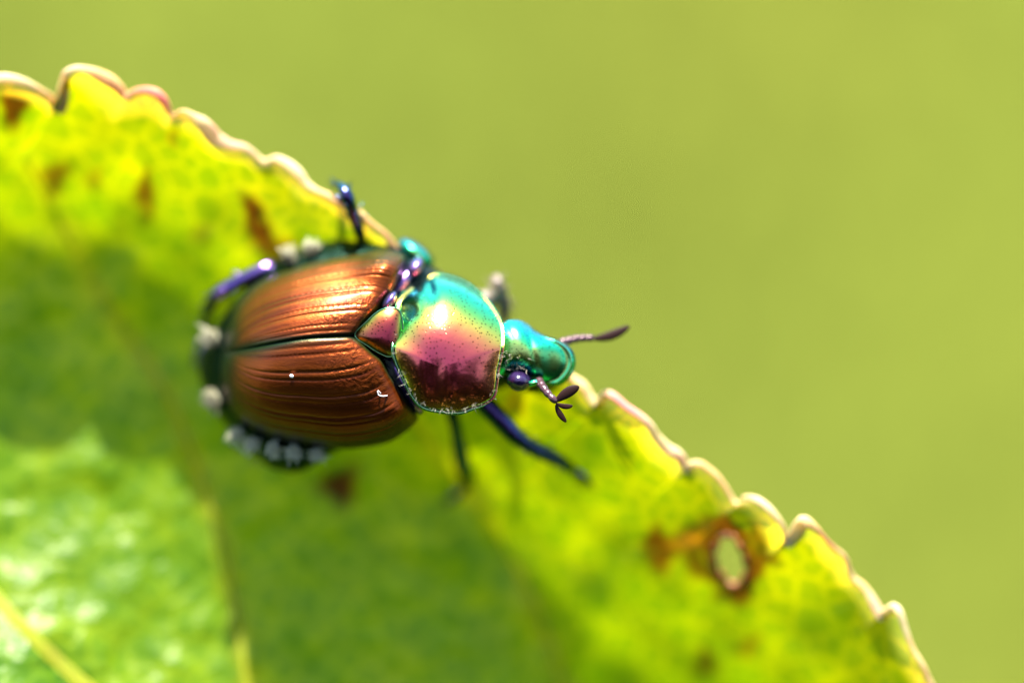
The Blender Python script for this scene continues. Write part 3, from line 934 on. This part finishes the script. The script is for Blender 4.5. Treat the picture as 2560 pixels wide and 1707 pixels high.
# white hair tufts along the abdomen
def tuft(cx, cy, z, rx, ry, ang, n, ln, out, mat='tuft'):
    mb = MB()
    for i in range(n):
        a = rng.uniform(0, 2 * math.pi); q = math.sqrt(rng.uniform(0, 1))
        ex, ey = .8 * rx * q * math.cos(a), .8 * ry * q * math.sin(a)
        p = np.array(P(cx + ex * math.cos(ang) - ey * math.sin(ang), cy + ex * math.sin(ang) + ey * math.cos(ang), z - .03))
        d = np.array(AB) * ln + np.array(AX) * (out[0] * ln) + np.array(AU) * (out[1] * ln) + rng.normal(0, ln * .22, 3)
        mb.hair(p, p + d, .0032, rng.normal(0, .003, 3))
    V, F = pad(cx, cy, z - .012, rx * .5, ry * .6, ang, .012)
    mb.add(V, F)
    mb.build('hair_tuft', M[mat], bee)
for (cx, cy, z, rx, ry, an, out) in [(541, 850, -.29, 8, 27, .12, (-.5, .2)), (545, 995, -.28, 8, 30, -.35, (-.5, -.2)), (600, 1078, -.25, 11, 12, -.5, (-.2, -.2)), (635, 1104, -.22, 14, 17, -.6, (-.1, -.2)),
                                     (686, 1116, -.20, 13, 15, -.6, (0, -.2)), (738, 1124, -.19, 17, 15, 0, (0, -.2)), (793, 1128, -.20, 14, 9, 0, (0, -.2)),
                                     (726, 655, -.24, 15, 15, 0, (0, .5)), (782, 637, -.24, 14, 14, 0, (0, .5))]:
    tuft(cx, cy, z, rx, ry, an, 110, .055, out, 'tuft_dull' if cx < 560 or cy < 700 else 'tuft')

# fine bristles round the shield and neck
br = MB()
for i in range(110):
    q = rng.integers(0, 220)
    bx, by = PB[q]
    a_ = math.atan2(by - 860, bx - 1120)
    if by < 900 and bx < 1180:
        if rng.uniform() > .25:
            continue
    k_ = rng.uniform(.90, 1.0)
    p0 = np.array(P(1120 + (bx - 1120) * k_, 860 + (by - 860) * k_, zb[q] + .01 + (1 - k_) * .5))
    d = (np.array(AX) * math.cos(a_) - np.array(AU) * math.sin(a_)) * .7 + np.array(AB) * .4 + rng.normal(0, .4, 3)
    d /= np.linalg.norm(d)
    br.hair(p0, p0 + d * rng.uniform(.008, .024), .0007, rng.normal(0, .003, 3))
for i in range(60):
    x0 = rng.uniform(1262, 1322); y0 = rng.uniform(880, 926)
    p0 = np.array(P(x0, y0, -.09 + .05 * rng.uniform()))
    d = np.array(AB) * .6 + rng.normal(0, .5, 3)
    br.hair(p0, p0 + d / np.linalg.norm(d) * rng.uniform(.02, .04), .0012, rng.normal(0, .003, 3))
for i in range(140):
    q = rng.uniform()
    x0 = 975 + q * 70 + rng.normal(0, 5); y0 = 905 + q * 118 + rng.normal(0, 5)
    p0 = np.array(P(x0, y0, -.045 - .05 * q))
    d = np.array(AB) * .5 + np.array(AX) * -.5 + rng.normal(0, .4, 3)
    br.hair(p0, p0 + d / np.linalg.norm(d) * rng.uniform(.02, .035), .0012, rng.normal(0, .003, 3))
tag(br.build('bristles', M['bristle'], bee), kind='stuff')

# a speck of dust and a curled fibre on the shaded wing case
def on_case(px, py):
    return float(LOW[2].ravel()[np.argmin((LOW[0] - px) ** 2 + (LOW[1] - py) ** 2)])
zd = on_case(729, 940)
V, F = pad(729, 940, zd + .003, 5.5, 4.5, .5, .005)
sp_ = mesh('dust_speck', V, F, M['speck'], None, loc=P(729, 940, zd))
tag(sp_, 'tiny white dust speck on the copper wing case', 'dust')
cur = spline([tuple(P(x_, y_, on_case(x_, y_) + h_)) for x_, y_, h_ in [(952, 983, .001), (945, 977, .006), (946, 986, .008), (955, 990, .008), (968, 989, .001)]], 30)
V, F = tube(cur, .0018, 6)
tag(mesh('curled_fibre', V, F, M['speck'], None, loc=P(952, 983, on_case(952, 983))), 'tiny curled white fibre on the front of the wing case', 'fibre')
